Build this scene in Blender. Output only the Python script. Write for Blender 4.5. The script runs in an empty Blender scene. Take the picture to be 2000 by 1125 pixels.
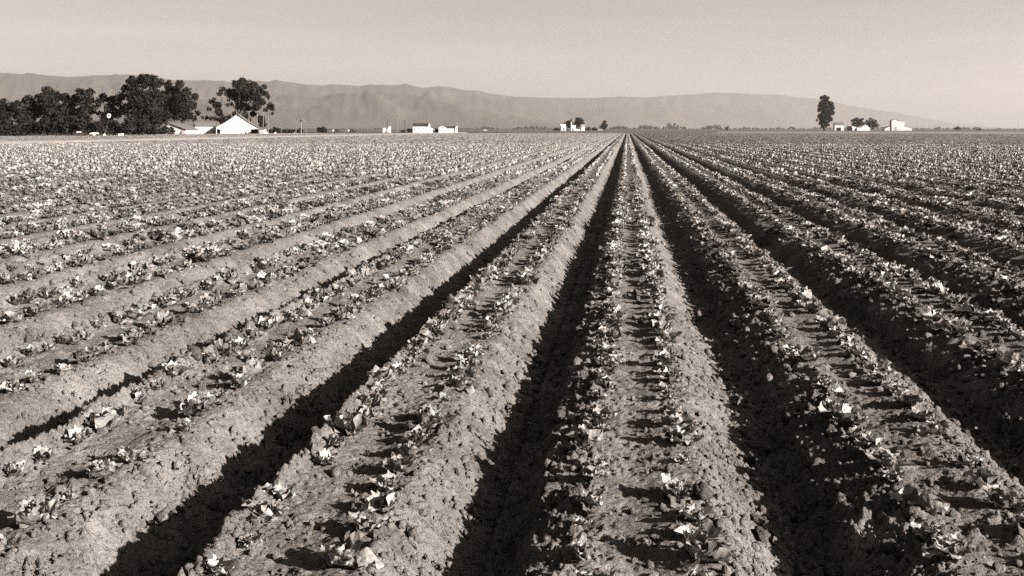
import bpy, bmesh, math, random
import numpy as np
from mathutils import Vector, Matrix, Euler

scene = bpy.context.scene
COL = scene.collection
R = math.radians

# ------------------------------------------------------------------ camera
# world: +Y runs along the planted rows, z = 0 is the top of the beds
F = 2100.0                       # focal length in pixels of the 2000 px wide photograph
HZ = 252.0                       # horizon line
CAMZ = 1.23
YAW = math.atan(225.0 / F)       # the rows vanish to the right of the middle of the picture
cam_d = bpy.data.cameras.new('camera')
cam = bpy.data.objects.new('camera', cam_d); COL.objects.link(cam)
cam.location = (0, 0, CAMZ)
cam.rotation_euler = (R(90), 0, YAW)
cam_d.sensor_width = 36.0
cam_d.lens = 36.0 * F / 2000.0
cam_d.shift_y = -(562.5 - HZ) / 2000.0
cam_d.clip_start = 0.1
cam_d.clip_end = 90000
scene.camera = cam

# ------------------------------------------------------------------ sky, sun, exposure
SUN_EL, SUN_AZ = 21.5, 25.0      # azimuth: degrees from +X towards -Y (right, a little behind the camera)
sdir = Vector((math.cos(R(SUN_AZ)) * math.cos(R(SUN_EL)), -math.sin(R(SUN_AZ)) * math.cos(R(SUN_EL)), math.sin(R(SUN_EL))))
TINT = (1.0, 0.875, 0.785)
world = bpy.data.worlds.new('World'); scene.world = world; world.use_nodes = True
nt = world.node_tree; nt.nodes.clear()
sky = nt.nodes.new('ShaderNodeTexSky'); sky.sky_type = 'NISHITA'; sky.sun_disc = False
sky.sun_elevation = R(SUN_EL)
sky.sun_rotation = math.atan2(sdir.x, sdir.y)
sky.air_density = 0.9; sky.dust_density = 0.8; sky.ozone_density = 1.0
sepc = nt.nodes.new('ShaderNodeSeparateColor')          # black and white film behind a red filter
mixc = nt.nodes.new('ShaderNodeVectorMath'); mixc.operation = 'MULTIPLY'
mixc.inputs[1].default_value = TINT
bg = nt.nodes.new('ShaderNodeBackground'); bg.inputs[1].default_value = 0.05
wo = nt.nodes.new('ShaderNodeOutputWorld')
nt.links.new(sky.outputs[0], sepc.inputs[0]); nt.links.new(sepc.outputs[0], mixc.inputs[0])
stc = nt.nodes.new('ShaderNodeTexCoord'); smp = nt.nodes.new('ShaderNodeMapping'); smp.inputs['Scale'].default_value = (1.5, 1.5, 22)   # faint streaks of high haze
snz = nt.nodes.new('ShaderNodeTexNoise'); snz.inputs['Scale'].default_value = 2.0; snz.inputs['Detail'].default_value = 5
smr = nt.nodes.new('ShaderNodeMapRange'); smr.inputs['From Min'].default_value = 0.3; smr.inputs['From Max'].default_value = 0.7; smr.inputs['To Min'].default_value = 0.94; smr.inputs['To Max'].default_value = 1.06
smx = nt.nodes.new('ShaderNodeVectorMath'); smx.operation = 'MULTIPLY'
nt.links.new(stc.outputs['Generated'], smp.inputs['Vector']); nt.links.new(smp.outputs[0], snz.inputs['Vector']); nt.links.new(snz.outputs['Fac'], smr.inputs['Value'])
nt.links.new(mixc.outputs[0], smx.inputs[0]); nt.links.new(smr.outputs[0], smx.inputs[1])
nt.links.new(smx.outputs[0], bg.inputs[0]); nt.links.new(bg.outputs[0], wo.inputs[0])
sun_d = bpy.data.lights.new('sun', 'SUN'); sun_d.energy = 5.0; sun_d.angle = R(0.7); sun_d.color = TINT
sun = bpy.data.objects.new('sun', sun_d); COL.objects.link(sun)
sun.rotation_euler = (-sdir).to_track_quat('-Z', 'Y').to_euler()
sun.location = sdir * 50
scene.view_settings.view_transform = 'Standard'; scene.view_settings.look = 'None'
scene.view_settings.gamma = 1.0; scene.view_settings.use_curve_mapping = False
scene.view_settings.exposure = 1.8
scene.render.engine = 'CYCLES'
scene.cycles.max_bounces = 4; scene.cycles.diffuse_bounces = 0; scene.cycles.glossy_bounces = 1
scene.cycles.transmission_bounces = 2; scene.cycles.transparent_max_bounces = 4; scene.cycles.volume_bounces = 1
scene.cycles.use_denoising = False
HAZE_DENSITY = 0.00006

# ------------------------------------------------------------------ helpers
GZ = -0.25                                            # level of the plain round the field
RT = Vector((math.cos(YAW), math.sin(YAW), 0)); FW = Vector((-math.sin(YAW), math.cos(YAW), 0))
def at(px, z):                                        # ground point under a picture column at view depth z
    p = RT * ((px - 1000.0) / F * z) + FW * z
    return Vector((p.x, p.y, GZ))
def depth_of(py): return F * (CAMZ - GZ) / (py - HZ)

def tag(o, label, cat=None, group=None, kind=None):
    if label: o['label'] = label
    if cat: o['category'] = cat
    if group: o['group'] = group
    if kind: o['kind'] = kind
    return o
def empty(name, loc, rz=0.0):
    o = bpy.data.objects.new(name, None); COL.objects.link(o)
    o.location = loc; o.rotation_euler = (0, 0, rz); o.empty_display_size = 0.2
    return o
def link_mesh(name, me, mat, parent=None):
    o = bpy.data.objects.new(name, me); COL.objects.link(o)
    if mat and not me.materials: me.materials.append(mat)
    if parent: o.parent = parent
    return o
def np_mesh(name, verts, faces, smooth=False):
    """verts (n,3), faces list of arrays (m,k)"""
    me = bpy.data.meshes.new(name)
    verts = np.asarray(verts, np.float32)
    me.vertices.add(len(verts)); me.vertices.foreach_set('co', verts.ravel())
    loops = np.concatenate([np.asarray(f, np.int32).ravel() for f in faces])
    tot = np.concatenate([np.full(len(f), np.asarray(f).shape[1], np.int32) for f in faces])
    st = np.concatenate([[0], np.cumsum(tot)[:-1]]).astype(np.int32)
    me.loops.add(len(loops)); me.loops.foreach_set('vertex_index', loops)
    me.polygons.add(len(tot)); me.polygons.foreach_set('loop_start', st); me.polygons.foreach_set('loop_total', tot)
    me.update(calc_edges=True)
    if smooth: me.polygons.foreach_set('use_smooth', np.ones(len(tot), bool))
    me.validate()
    return me

class MB:
    """collects boxes, prisms, tubes and slabs into one mesh"""
    def __init__(s): s.v = []; s.f = []
    def add(s, vs, fs):
        n = len(s.v); s.v += [tuple(v) for v in vs]; s.f += [tuple(i + n for i in f) for f in fs]; return s
    def box(s, x0, x1, y0, y1, z0, z1):
        return s.add([(x0,y0,z0),(x1,y0,z0),(x1,y1,z0),(x0,y1,z0),(x0,y0,z1),(x1,y0,z1),(x1,y1,z1),(x0,y1,z1)],
                     [(0,3,2,1),(4,5,6,7),(0,1,5,4),(1,2,6,5),(2,3,7,6),(3,0,4,7)])
    def prism_y(s, poly, y0, y1):                     # polygon in x,z swept along y
        n = len(poly)
        vs = [(x, y0, z) for x, z in poly] + [(x, y1, z) for x, z in poly]
        fs = [tuple(range(n)), tuple(range(2*n-1, n-1, -1))] + [(i+n, (i+1) % n + n, (i+1) % n, i) for i in range(n)]
        return s.add(vs, fs)
    def prism_x(s, poly, x0, x1):                     # polygon in y,z swept along x
        n = len(poly)
        vs = [(x0, y, z) for y, z in poly] + [(x1, y, z) for y, z in poly]
        fs = [tuple(range(n)), tuple(range(2*n-1, n-1, -1))] + [(i+n, (i+1) % n + n, (i+1) % n, i) for i in range(n)]
        return s.add(vs, fs)
    def slab_y(s, x0, z0, x1, z1, y0, y1, t=0.12):    # sloping roof slab, section in x,z
        d = Vector((z0 - z1, x1 - x0)).normalized()
        if d.y < 0: d = -d
        return s.prism_y([(x0, z0), (x1, z1), (x1 + d.x*t, z1 + d.y*t), (x0 + d.x*t, z0 + d.y*t)], y0, y1)
    def slab_x(s, ya, za, yb, zb, x0, x1, t=0.12):
        d = Vector((za - zb, yb - ya)).normalized()
        if d.y < 0: d = -d
        return s.prism_x([(ya, za), (yb, zb), (yb + d.x*t, zb + d.y*t), (ya + d.x*t, za + d.y*t)], x0, x1)
    def tube(s, pts, rads, n=7):
        pts = [Vector(p) for p in pts]; base = len(s.v)
        for i, p in enumerate(pts):
            d = (pts[min(i+1, len(pts)-1)] - pts[max(i-1, 0)]).normalized()
            a = d.orthogonal().normalized(); b = d.cross(a)
            for k in range(n):
                w = 2*math.pi*k/n
                s.v.append(tuple(p + (a*math.cos(w) + b*math.sin(w))*rads[i]))
        for i in range(len(pts)-1):
            for k in range(n):
                s.f.append((base+i*n+k, base+i*n+(k+1) % n, base+(i+1)*n+(k+1) % n, base+(i+1)*n+k))
        s.f.append(tuple(base+k for k in range(n-1, -1, -1)))
        s.f.append(tuple(base+(len(pts)-1)*n+k for k in range(n)))
        return s
    def build(s, name, mat, parent=None, smooth=False):
        me = bpy.data.meshes.new(name); me.from_pydata(s.v, [], s.f); me.validate()
        bm = bmesh.new(); bm.from_mesh(me); bmesh.ops.recalc_face_normals(bm, faces=bm.faces); bm.to_mesh(me); bm.free()
        if smooth: me.polygons.foreach_set('use_smooth', np.ones(len(me.polygons), bool))
        return link_mesh(name, me, mat, parent)

# numpy gradient noise
def _hash(ix, iy, seed):
    h = (ix.astype(np.int64) * 374761393 + iy.astype(np.int64) * 668265263 + seed * 1442695041) & 0xffffffff
    h = ((h ^ (h >> 13)) * 1274126177) & 0xffffffff
    h = ((h ^ (h >> 16)) * 2246822519) & 0xffffffff
    return (h ^ (h >> 15)) & 0xffffffff
def pn(x, y, seed=0):
    x = np.asarray(x, np.float64); y = np.asarray(y, np.float64)
    x, y = np.broadcast_arrays(x, y)
    ix = np.floor(x); iy = np.floor(y); fx = x - ix; fy = y - iy
    u = fx*fx*fx*(fx*(fx*6-15)+10); v = fy*fy*fy*(fy*(fy*6-15)+10)
    out = 0
    for dx, wx in ((0, 1-u), (1, u)):
        for dy, wy in ((0, 1-v), (1, v)):
            a = _hash(ix+dx, iy+dy, seed) * (2*math.pi/4294967296.0)
            out = out + (np.cos(a)*(fx-dx) + np.sin(a)*(fy-dy))*wx*wy
    return out * 1.5

# ------------------------------------------------------------------ materials
def new_mat(name):
    m = bpy.data.materials.new(name); m.use_nodes = True
    n = m.node_tree; n.nodes.clear()
    out = n.nodes.new('ShaderNodeOutputMaterial'); b = n.nodes.new('ShaderNodeBsdfPrincipled')
    n.links.new(b.outputs[0], out.inputs[0])
    b.inputs['Specular IOR Level'].default_value = 0.2
    return m, n, b
def grey(v, w=0.0): return (v*(1+0.05*w), v, v*(1-0.06*w), 1)
def noise_mat(name, lo, hi, scale, rough=0.9, bump=0.0, bscale=None, warm=1.0, detail=4, dist=0.02, coord='Object'):
    m, n, b = new_mat(name)
    tc = n.nodes.new('ShaderNodeTexCoord')
    nz = n.nodes.new('ShaderNodeTexNoise'); nz.inputs['Scale'].default_value = scale; nz.inputs['Detail'].default_value = detail
    cr = n.nodes.new('ShaderNodeValToRGB')
    cr.color_ramp.elements[0].position = 0.3; cr.color_ramp.elements[0].color = grey(lo, warm)
    cr.color_ramp.elements[1].position = 0.7; cr.color_ramp.elements[1].color = grey(hi, warm)
    n.links.new(tc.outputs[coord], nz.inputs['Vector']); n.links.new(nz.outputs['Fac'], cr.inputs[0])
    n.links.new(cr.outputs[0], b.inputs['Base Color'])
    b.inputs['Roughness'].default_value = rough
    if bump:
        n2 = n.nodes.new('ShaderNodeTexNoise'); n2.inputs['Scale'].default_value = bscale or scale*3; n2.inputs['Detail'].default_value = 5
        bp = n.nodes.new('ShaderNodeBump'); bp.inputs['Strength'].default_value = bump; bp.inputs['Distance'].default_value = dist
        n.links.new(tc.outputs[coord], n2.inputs['Vector']); n.links.new(n2.outputs['Fac'], bp.inputs['Height'])
        n.links.new(bp.outputs[0], b.inputs['Normal'])
    return m
def soil_mat():
    m, n, b = new_mat('dry_soil')
    tc = n.nodes.new('ShaderNodeTexCoord')
    def nz(scale, det, rough=0.6):
        t = n.nodes.new('ShaderNodeTexNoise'); t.inputs['Scale'].default_value = scale; t.inputs['Detail'].default_value = det
        t.inputs['Roughness'].default_value = rough; n.links.new(tc.outputs['Object'], t.inputs['Vector']); return t
    a = nz(1.6, 6); c = nz(45, 5, 0.7)
    mx = n.nodes.new('ShaderNodeMath'); mx.operation = 'MULTIPLY_ADD'; mx.inputs[1].default_value = 0.55
    n.links.new(a.outputs['Fac'], mx.inputs[0])
    m2 = n.nodes.new('ShaderNodeMath'); m2.operation = 'MULTIPLY'; m2.inputs[1].default_value = 0.45
    n.links.new(c.outputs['Fac'], m2.inputs[0]); n.links.new(m2.outputs[0], mx.inputs[2])
    cr = n.nodes.new('ShaderNodeValToRGB')
    cr.color_ramp.elements[0].position = 0.33; cr.color_ramp.elements[0].color = grey(0.10, 0.3)
    cr.color_ramp.elements[1].position = 0.62; cr.color_ramp.elements[1].color = grey(0.27, 0.3)
    n.links.new(mx.outputs[0], cr.inputs[0]); n.links.new(cr.outputs[0], b.inputs['Base Color'])
    b.inputs['Roughness'].default_value = 1.0; b.inputs['Specular IOR Level'].default_value = 0.05
    vo = n.nodes.new('ShaderNodeTexVoronoi'); vo.inputs['Scale'].default_value = 62; vo.inputs['Randomness'].default_value = 1
    n.links.new(tc.outputs['Object'], vo.inputs['Vector'])
    f = nz(140, 4, 0.65)
    pt = nz(5.5, 3); mr = n.nodes.new('ShaderNodeMapRange'); mr.inputs['From Min'].default_value = 0.38; mr.inputs['From Max'].default_value = 0.58
    mr.inputs['To Min'].default_value = 0.3; mr.inputs['To Max'].default_value = 1.0; n.links.new(pt.outputs['Fac'], mr.inputs['Value'])
    bp1 = n.nodes.new('ShaderNodeBump'); n.links.new(mr.outputs[0], bp1.inputs['Strength']); bp1.inputs['Distance'].default_value = 0.022; bp1.invert = True
    n.links.new(vo.outputs['Distance'], bp1.inputs['Height'])
    bp2 = n.nodes.new('ShaderNodeBump'); n.links.new(mr.outputs[0], bp2.inputs['Strength']); bp2.inputs['Distance'].default_value = 0.018
    n.links.new(f.outputs['Fac'], bp2.inputs['Height']); n.links.new(bp1.outputs[0], bp2.inputs['Normal'])
    f3 = nz(30, 5, 0.7)
    bp3 = n.nodes.new('ShaderNodeBump'); bp3.inputs['Strength'].default_value = 0.9; bp3.inputs['Distance'].default_value = 0.045
    n.links.new(f3.outputs['Fac'], bp3.inputs['Height']); n.links.new(bp2.outputs[0], bp3.inputs['Normal'])
    n.links.new(bp3.outputs[0], b.inputs['Normal'])
    return m
SOIL = soil_mat()
def leaf_mat():
    m, n, b = new_mat('lettuce_leaf')
    tc = n.nodes.new('ShaderNodeTexCoord'); oi = n.nodes.new('ShaderNodeObjectInfo')
    nz = n.nodes.new('ShaderNodeTexNoise'); nz.inputs['Scale'].default_value = 38; nz.inputs['Detail'].default_value = 3
    n.links.new(tc.outputs['Object'], nz.inputs['Vector'])
    ad = n.nodes.new('ShaderNodeMath'); ad.operation = 'MULTIPLY_ADD'; ad.inputs[1].default_value = 0.4
    n.links.new(oi.outputs['Random'], ad.inputs[0])
    m2 = n.nodes.new('ShaderNodeMath'); m2.operation = 'MULTIPLY'; m2.inputs[1].default_value = 0.6
    n.links.new(nz.outputs['Fac'], m2.inputs[0]); n.links.new(m2.outputs[0], ad.inputs[2])
    cr = n.nodes.new('ShaderNodeValToRGB')
    cr.color_ramp.elements[0].position = 0.30; cr.color_ramp.elements[0].color = grey(0.09, 0.3)
    cr.color_ramp.elements[1].position = 0.74; cr.color_ramp.elements[1].color = grey(0.50, 0.3)
    e_ = cr.color_ramp.elements.new(0.53); e_.color = grey(0.26, 0.3)
    n.links.new(ad.outputs[0], cr.inputs[0]); n.links.new(cr.outputs[0], b.inputs['Base Color'])
    b.inputs['Roughness'].default_value = 0.45; b.inputs['Specular IOR Level'].default_value = 0.4
    tr = n.nodes.new('ShaderNodeBsdfTranslucent'); n.links.new(cr.outputs[0], tr.inputs[0])
    ms = n.nodes.new('ShaderNodeMixShader'); ms.inputs[0].default_value = 0.18
    wv = n.nodes.new('ShaderNodeTexNoise'); wv.inputs['Scale'].default_value = 90
    n.links.new(tc.outputs['Object'], wv.inputs['Vector'])
    bp = n.nodes.new('ShaderNodeBump'); bp.inputs['Strength'].default_value = 0.8; bp.inputs['Distance'].default_value = 0.006
    n.links.new(wv.outputs['Fac'], bp.inputs['Height']); n.links.new(bp.outputs[0], b.inputs['Normal'])
    out = [x for x in n.nodes if x.type == 'OUTPUT_MATERIAL'][0]
    n.links.new(b.outputs[0], ms.inputs[1]); n.links.new(tr.outputs[0], ms.inputs[2]); n.links.new(ms.outputs[0], out.inputs[0])
    return m
LEAF = leaf_mat()
FOLI = noise_mat('tree_foliage', 0.008, 0.018, 0.35, rough=0.8, warm=0.5)
FOLI2 = noise_mat('orchard_foliage', 0.010, 0.022, 0.5, rough=0.8, warm=0.5)
BARK = noise_mat('bark', 0.03, 0.06, 2.0, rough=0.95, bump=0.5)
WHITE = noise_mat('whitewashed_boards', 0.62, 0.72, 1.2, rough=0.75, warm=0.2)
SHINGLE = noise_mat('weathered_shingle', 0.09, 0.14, 1.5, rough=0.95, bump=0.4)
DARKROOF = noise_mat('dark_shingle', 0.025, 0.045, 1.5, rough=0.95)
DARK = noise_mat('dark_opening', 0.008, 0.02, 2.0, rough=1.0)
GLASS, _n, _b = new_mat('window_glass'); _b.inputs['Base Color'].default_value = (0.02, 0.02, 0.02, 1); _b.inputs['Roughness'].default_value = 0.15
POLE = noise_mat('weathered_pole', 0.13, 0.2, 3.0, rough=0.9)
POLED = noise_mat('creosoted_pole', 0.02, 0.04, 3.0, rough=0.9)
METAL = noise_mat('galvanised_metal', 0.35, 0.45, 2.0, rough=0.45)
IRON = noise_mat('dark_iron', 0.02, 0.035, 3.0, rough=0.6)
PALE = noise_mat('unpainted_boards', 0.22, 0.3, 2.5, rough=0.9)
STRAW = noise_mat('stacked_straw', 0.14, 0.2, 2.5, rough=1.0, bump=0.6)
CARW = noise_mat('pale_car_paint', 0.4, 0.5, 0.8, rough=0.3)
CARD = noise_mat('dark_car_paint', 0.02, 0.03, 0.8, rough=0.3)
PLAIN = noise_mat('plain_ground', 0.06, 0.1, 0.012, rough=1.0)
PLOUGH = noise_mat('dark_ploughed_soil', 0.022, 0.038, 0.05, rough=1.0)
STUB = noise_mat('dry_stubble', 0.15, 0.2, 0.03, rough=1.0)
HILL = noise_mat('hill_grass', 0.02, 0.065, 0.0011, rough=1.0, detail=6, warm=3.0)

# ------------------------------------------------------------------ the field: raised beds and furrows as real relief
PITCH, X0 = 1.02, 0.053
TRACK = (-54.6, -49.0)
FIELD_L, FIELD_R = -103.0, 128.0
def yend(x): return np.where(x < 30, 322.0 - np.maximum(0, -60 - x)*0.8, 322.0 - np.clip((x-30)*0.9, 0, 90))
def bed_of(x): return np.floor((x - X0 + PITCH/2) / PITCH)
def wob(b, y): return 0.022*pn(y/2.7, b*7.13+0.5, 3) + 0.012*pn(y*0.9, b*3.37+0.5, 4) + 0.03*pn(y/11.0, b*5.71+0.5, 8)
def bed_u(x, y):
    b = bed_of(x)
    return b, (x - X0) - b*PITCH + wob(b, y)
def sm(a, lo, hi):
    t = np.clip((a-lo)/(hi-lo), 0, 1); return t*t*(3-2*t)
def height(x, y, cell):
    b, u = bed_u(x, y)
    half = 0.195 + 0.02*pn(b*1.7+0.3, y*0.25, 5)
    D = np.where(b > -0.5, 0.165, 0.205) + 0.02*pn(b*2.3+0.7, y*0.15, 6)
    a = np.abs(u)
    t = np.clip((a - half)/(0.49 - half), 0, 1)
    l0 = np.where(b < -0.5, 0.205, np.where(b > 0.5, 0.345, 0.305)); tl = np.clip((a - l0)/(0.15), 0, 1)          # the left shoulder is rounder and falls late
    zr = -D*(0.5 - 0.5*np.cos(math.pi*t))
    sh = np.where(b < -0.5, -0.005, np.where(b > 0.5, 0.09, 0.05)) + 0.02*pn(b*0.9+0.2, y*0.3, 15)   # some shoulders slumped, some ridged
    sh = np.where(b > -0.5, sh + 0.01, sh)
    zl = -sh*np.where(b > -0.5, np.clip((a-0.15)/0.25, 0, 1), sm(a, 0.16, 0.34)) + np.where(b < -1.5, 0.075, np.where(b < -0.5, 0.05, 0.0))*np.exp(-((a-0.222)/0.04)**2) - (D - sh)*(0.5 - 0.5*np.cos(math.pi*tl))
    z = np.where(u < 0, zl, zr) - 0.014*np.exp(-(u/0.075)**2)
    w = 0.36 + 1.0*sm(-u, 0.10, 0.22)*(1 - 0.5*sm(-u, 0.40, 0.47)) + 0.5*sm(u, 0.2, 0.3)
    for wl, am in ((0.30, 0.012), (0.13, 0.011), (0.07, 0.011), (0.037, 0.011), (0.021, 0.009)):
        if wl > cell*2.2:
            n_ = pn(x/wl, y/wl, int(wl*1000))
            z = z + w*am*(n_ if wl > 0.2 else 1.5*np.abs(n_) + 0.3*n_ - 0.35)   # rounded crumbs with sharp creases
    if cell < 0.03:                                    # small pits and cracks in the crust
        pw = 0.032 if cell < 0.012 else 0.05
        pit = pn(x/pw, y/pw, 31)*0.75 + pn(x/0.16, y/0.16, 32)*0.55
        z = z - (0.008 + 0.024*sm(a, 0.15, 0.24))*sm(pit, 0.27, 0.42)
    tr = sm(x, TRACK[0]-0.4, TRACK[0]+0.4)*(1 - sm(x, TRACK[1]-0.4, TRACK[1]+0.4))
    z = z*(1-tr) + tr*(-0.03 + 0.02*pn(x/0.6, y/1.5, 77))
    return np.where(y > yend(x), -0.30, z)
rng = np.random.default_rng(11)
random.seed(11)
def bed_lines(x0, x1, offs):
    b = np.arange(math.floor((x0-X0)/PITCH), math.ceil((x1-X0)/PITCH)+1)
    xs = (b[:, None]*PITCH + X0 + np.asarray(offs)[None, :]).ravel()
    return np.sort(xs[(xs >= x0) & (xs <= x1)])
FV, FFc = [], []; fcount = 0
def zone(xs, ys, cell, sink=(0, 0, 0, 0), clods=None):
    """one sheet of the field; sink = how far its y0, y1, x0, x1 margins dip under the neighbouring sheet"""
    global fcount
    X, Y = np.meshgrid(xs, ys)
    Z = height(X, Y, cell); CL = np.zeros_like(Z)
    if clods is not None:
        for cx, cy, r, hgt in clods:
            i0, i1 = np.searchsorted(xs, (cx-r, cx+r)); j0, j1 = np.searchsorted(ys, (cy-r, cy+r))
            if i1 <= i0 or j1 <= j0: continue
            d2 = (X[j0:j1, i0:i1]-cx)**2 + (Y[j0:j1, i0:i1]-cy)**2
            k = np.sqrt(np.maximum(0, 1 - d2/(r*r)))
            q_ = hgt*k*(0.6 + 0.8*np.abs(pn(X[j0:j1, i0:i1]/(r*0.8)+cx*9, Y[j0:j1, i0:i1]/(r*0.8), 17)))
            CL[j0:j1, i0:i1] = np.maximum(CL[j0:j1, i0:i1], q_)
    Z += CL
    if sink[0]: Z[0] -= sink[0]
    if sink[1]: Z[-1] -= sink[1]
    if sink[2]: Z[:, 0] -= sink[2]
    if sink[3]: Z[:, -1] -= sink[3]
    n, m = Z.shape
    FV.append(np.stack([X, Y, Z], -1).reshape(-1, 3))
    idx = np.arange(n*m).reshape(n, m) + fcount
    FFc.append(np.stack([idx[:-1, :-1], idx[:-1, 1:], idx[1:, 1:], idx[1:, :-1]], -1).reshape(-1, 4))
    fcount += n*m
def clod_field(n, x0, x1, y0, y1, r0, r1, flat, power=2.5, gate=0.0):
    cx = rng.uniform(x0, x1, n); cy = rng.uniform(y0, y1, n)
    b, u = bed_u(cx, cy)
    den = 0.18 + 0.80*sm(-u, 0.08, 0.22) + 0.05*sm(u, 0.16, 0.26) + 0.45*pn(cx*3, cy*3, 91)
    keep = rng.uniform(0, 1, n) < den - gate
    r = r0 + (r1-r0)*rng.uniform(0, 1, n)**power
    r = np.where((u > 0.1) & (r > r0*2), r0 + (r-r0)*0.35, r)
    return list(zip(cx[keep], cy[keep], r[keep], (r*flat*rng.uniform(0.5, 1.2, n))[keep]))
OFF8 = (-0.51, -0.42, -0.31, -0.2, 0.0, 0.2, 0.31, 0.42)
OFF16 = (-0.51, -0.46, -0.42, -0.37, -0.32, -0.27, -0.22, -0.15, 0.0, 0.15, 0.22, 0.27, 0.32, 0.37, 0.42, 0.46)
OFF6 = (-0.51, -0.40, -0.22, 0.0, 0.22, 0.40)
A1 = (-3.9, 2.9, 2.3, 5.4); A2 = (-7.0, 5.2, 5.4, 10.5); B = (-18.0, 13.0, 10.5, 27.0)
zone(np.arange(-7.0, 5.21, 0.045), np.arange(-3.0, 2.31, 0.05), 0.05, (0, 0, 0, 0))
c1 = clod_field(16000, *A1, 0.006, 0.032, 0.75, 3.0) + clod_field(30000, *A1, 0.005, 0.012, 0.9, 1.0)
zone(np.arange(A1[0], A1[1]+0.001, 0.008), np.arange(A1[2], A1[3]+0.001, 0.0088), 0.008, (0.03, 0, 0.03, 0.03), c1)
zone(np.arange(-7.0, A1[0]+0.05, 0.045), np.arange(2.3, 5.41, 0.05), 0.05, (0.03, 0, 0, 0.03))
zone(np.arange(A1[1]-0.05, 5.2, 0.045), np.arange(2.3, 5.41, 0.05), 0.05, (0.03, 0, 0.03, 0))
c2 = clod_field(28000, *A2, 0.010, 0.036, 0.75, 3.0) + clod_field(26000, *A2, 0.010, 0.018, 0.9, 1.0)
zone(np.arange(A2[0], A2[1]+0.001, 0.0175), np.arange(A2[2]-0.03, A2[3]+0.001, 0.023), 0.016, (0.04, 0, 0, 0), c2)
c3 = clod_field(30000, *B, 0.035, 0.065, 0.6)
zone(bed_lines(B[0], B[1], np.linspace(-0.51, 0.4681, 24)), np.arange(B[2]-0.06, B[3]+0.01, 0.085), 0.04, (0.05, 0, 0, 0), c3)
zone(bed_lines(-16, -6.9, OFF8), np.arange(-3.0, 10.6, 0.4), 0.4); zone(bed_lines(5.1, 14, OFF8), np.arange(-3.0, 10.6, 0.4), 0.4)
zone(bed_lines(-40, -17.9, OFF8), np.arange(10.5, 27.1, 0.5), 0.5); zone(bed_lines(12.9, 30, OFF8), np.arange(10.5, 27.1, 0.5), 0.5)
zone(bed_lines(-60, 42, OFF16), np.arange(26.6, 85, 0.5), 0.3, (0.06, 0, 0, 0))
ysD = [84.0]
while ysD[-1] < 323: ysD.append(ysD[-1] + 2.4 + ysD[-1]*0.008)
zone(bed_lines(FIELD_L, FIELD_R, OFF6), np.array(ysD), 5.0, (0.06, 0, 0, 0))
zone(bed_lines(FIELD_L, -59.9, OFF6), np.arange(30, 84.6, 2.0), 5.0)
me = np_mesh('ground', np.concatenate(FV), [np.concatenate(FFc)], smooth=True)
field = link_mesh('soil_ground', me, SOIL)
tag(field, 'dry crumbly soil ground shaped into long raised beds and dark furrows', kind='structure')

# pale farm track along the rows
ty = np.concatenate([np.arange(40, 120, 1.0), np.arange(120, 332, 3.0)]); tx = np.linspace(TRACK[0], TRACK[1], 9)
TX, TY = np.meshgrid(tx, ty); TXo = TX + 0.35*pn(TY/9, TX*0+0.4, 61)
TZ = 0.17 + 0.06*np.cos((TX-TRACK[0]-2.8)/2.8*1.4) - 0.26*(np.abs(TX-TRACK[0]-2.8) > 2.7) + 0.015*pn(TX/0.5, TY/2, 62)
ti = np.arange(TX.size).reshape(TX.shape)
TRK = noise_mat('pale_track_dirt', 0.2, 0.28, 0.5, rough=1.0)
tk = link_mesh('dirt_track', np_mesh('dirt_track', np.stack([TXo, TY, TZ], -1).reshape(-1, 3), [np.stack([ti[:-1, :-1], ti[:-1, 1:], ti[1:, 1:], ti[1:, :-1]], -1).reshape(-1, 4)], True), TRK)
tag(tk, 'pale bare dirt track running along the rows at the left', kind='structure')

# the plain beyond the field
def sheet(name, poly, z, mat, label):
    mb = MB(); mb.add([(x, y, z) for x, y in poly], [tuple(range(len(poly)))])
    o = mb.build(name, mat)
    if o.data.polygons[0].normal.z < 0: o.data.flip_normals()
    return tag(o, label, kind='structure')
NG = 24
gx = np.linspace(-29000, 29000, NG); GXX, GYY = np.meshgrid(gx, np.linspace(-29000, 29000, NG))
gi = np.arange(NG*NG).reshape(NG, NG)
plain = link_mesh('plain_ground', np_mesh('plain_ground', np.stack([GXX, GYY, np.full_like(GXX, GZ - 0.06)], -1).reshape(-1, 3),
    [np.stack([gi[:-1, :-1], gi[:-1, 1:], gi[1:, 1:], gi[1:, :-1]], -1).reshape(-1, 4)]), PLAIN)
tag(plain, 'flat valley floor stretching from the lettuce field to the hills', kind='structure')
def quad_px(c): return [tuple(at(px, z)[:2]) for px, z in c]
sheet('ploughed_ground', quad_px([(-200, 335), (500, 335), (1095, 335), (1095, 480), (500, 520), (-200, 520)]), GZ-0.04, PLOUGH,
      'dark strip of ploughed ground between the field and the far houses')
sheet('stubble_ground', quad_px([(1400, 352), (1560, 330), (2200, 258), (2600, 240), (2600, 640), (1400, 640)]), GZ-0.03, STUB,
      'pale strip of dry stubble ground along the right end of the field')
sheet('farm_yard_ground', quad_px([(-300, 185), (300, 205), (560, 268), (640, 330), (640, 420), (-300, 420)]), GZ-0.035, PLOUGH,
      'dark bare yard ground around the white barn and trees')

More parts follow.
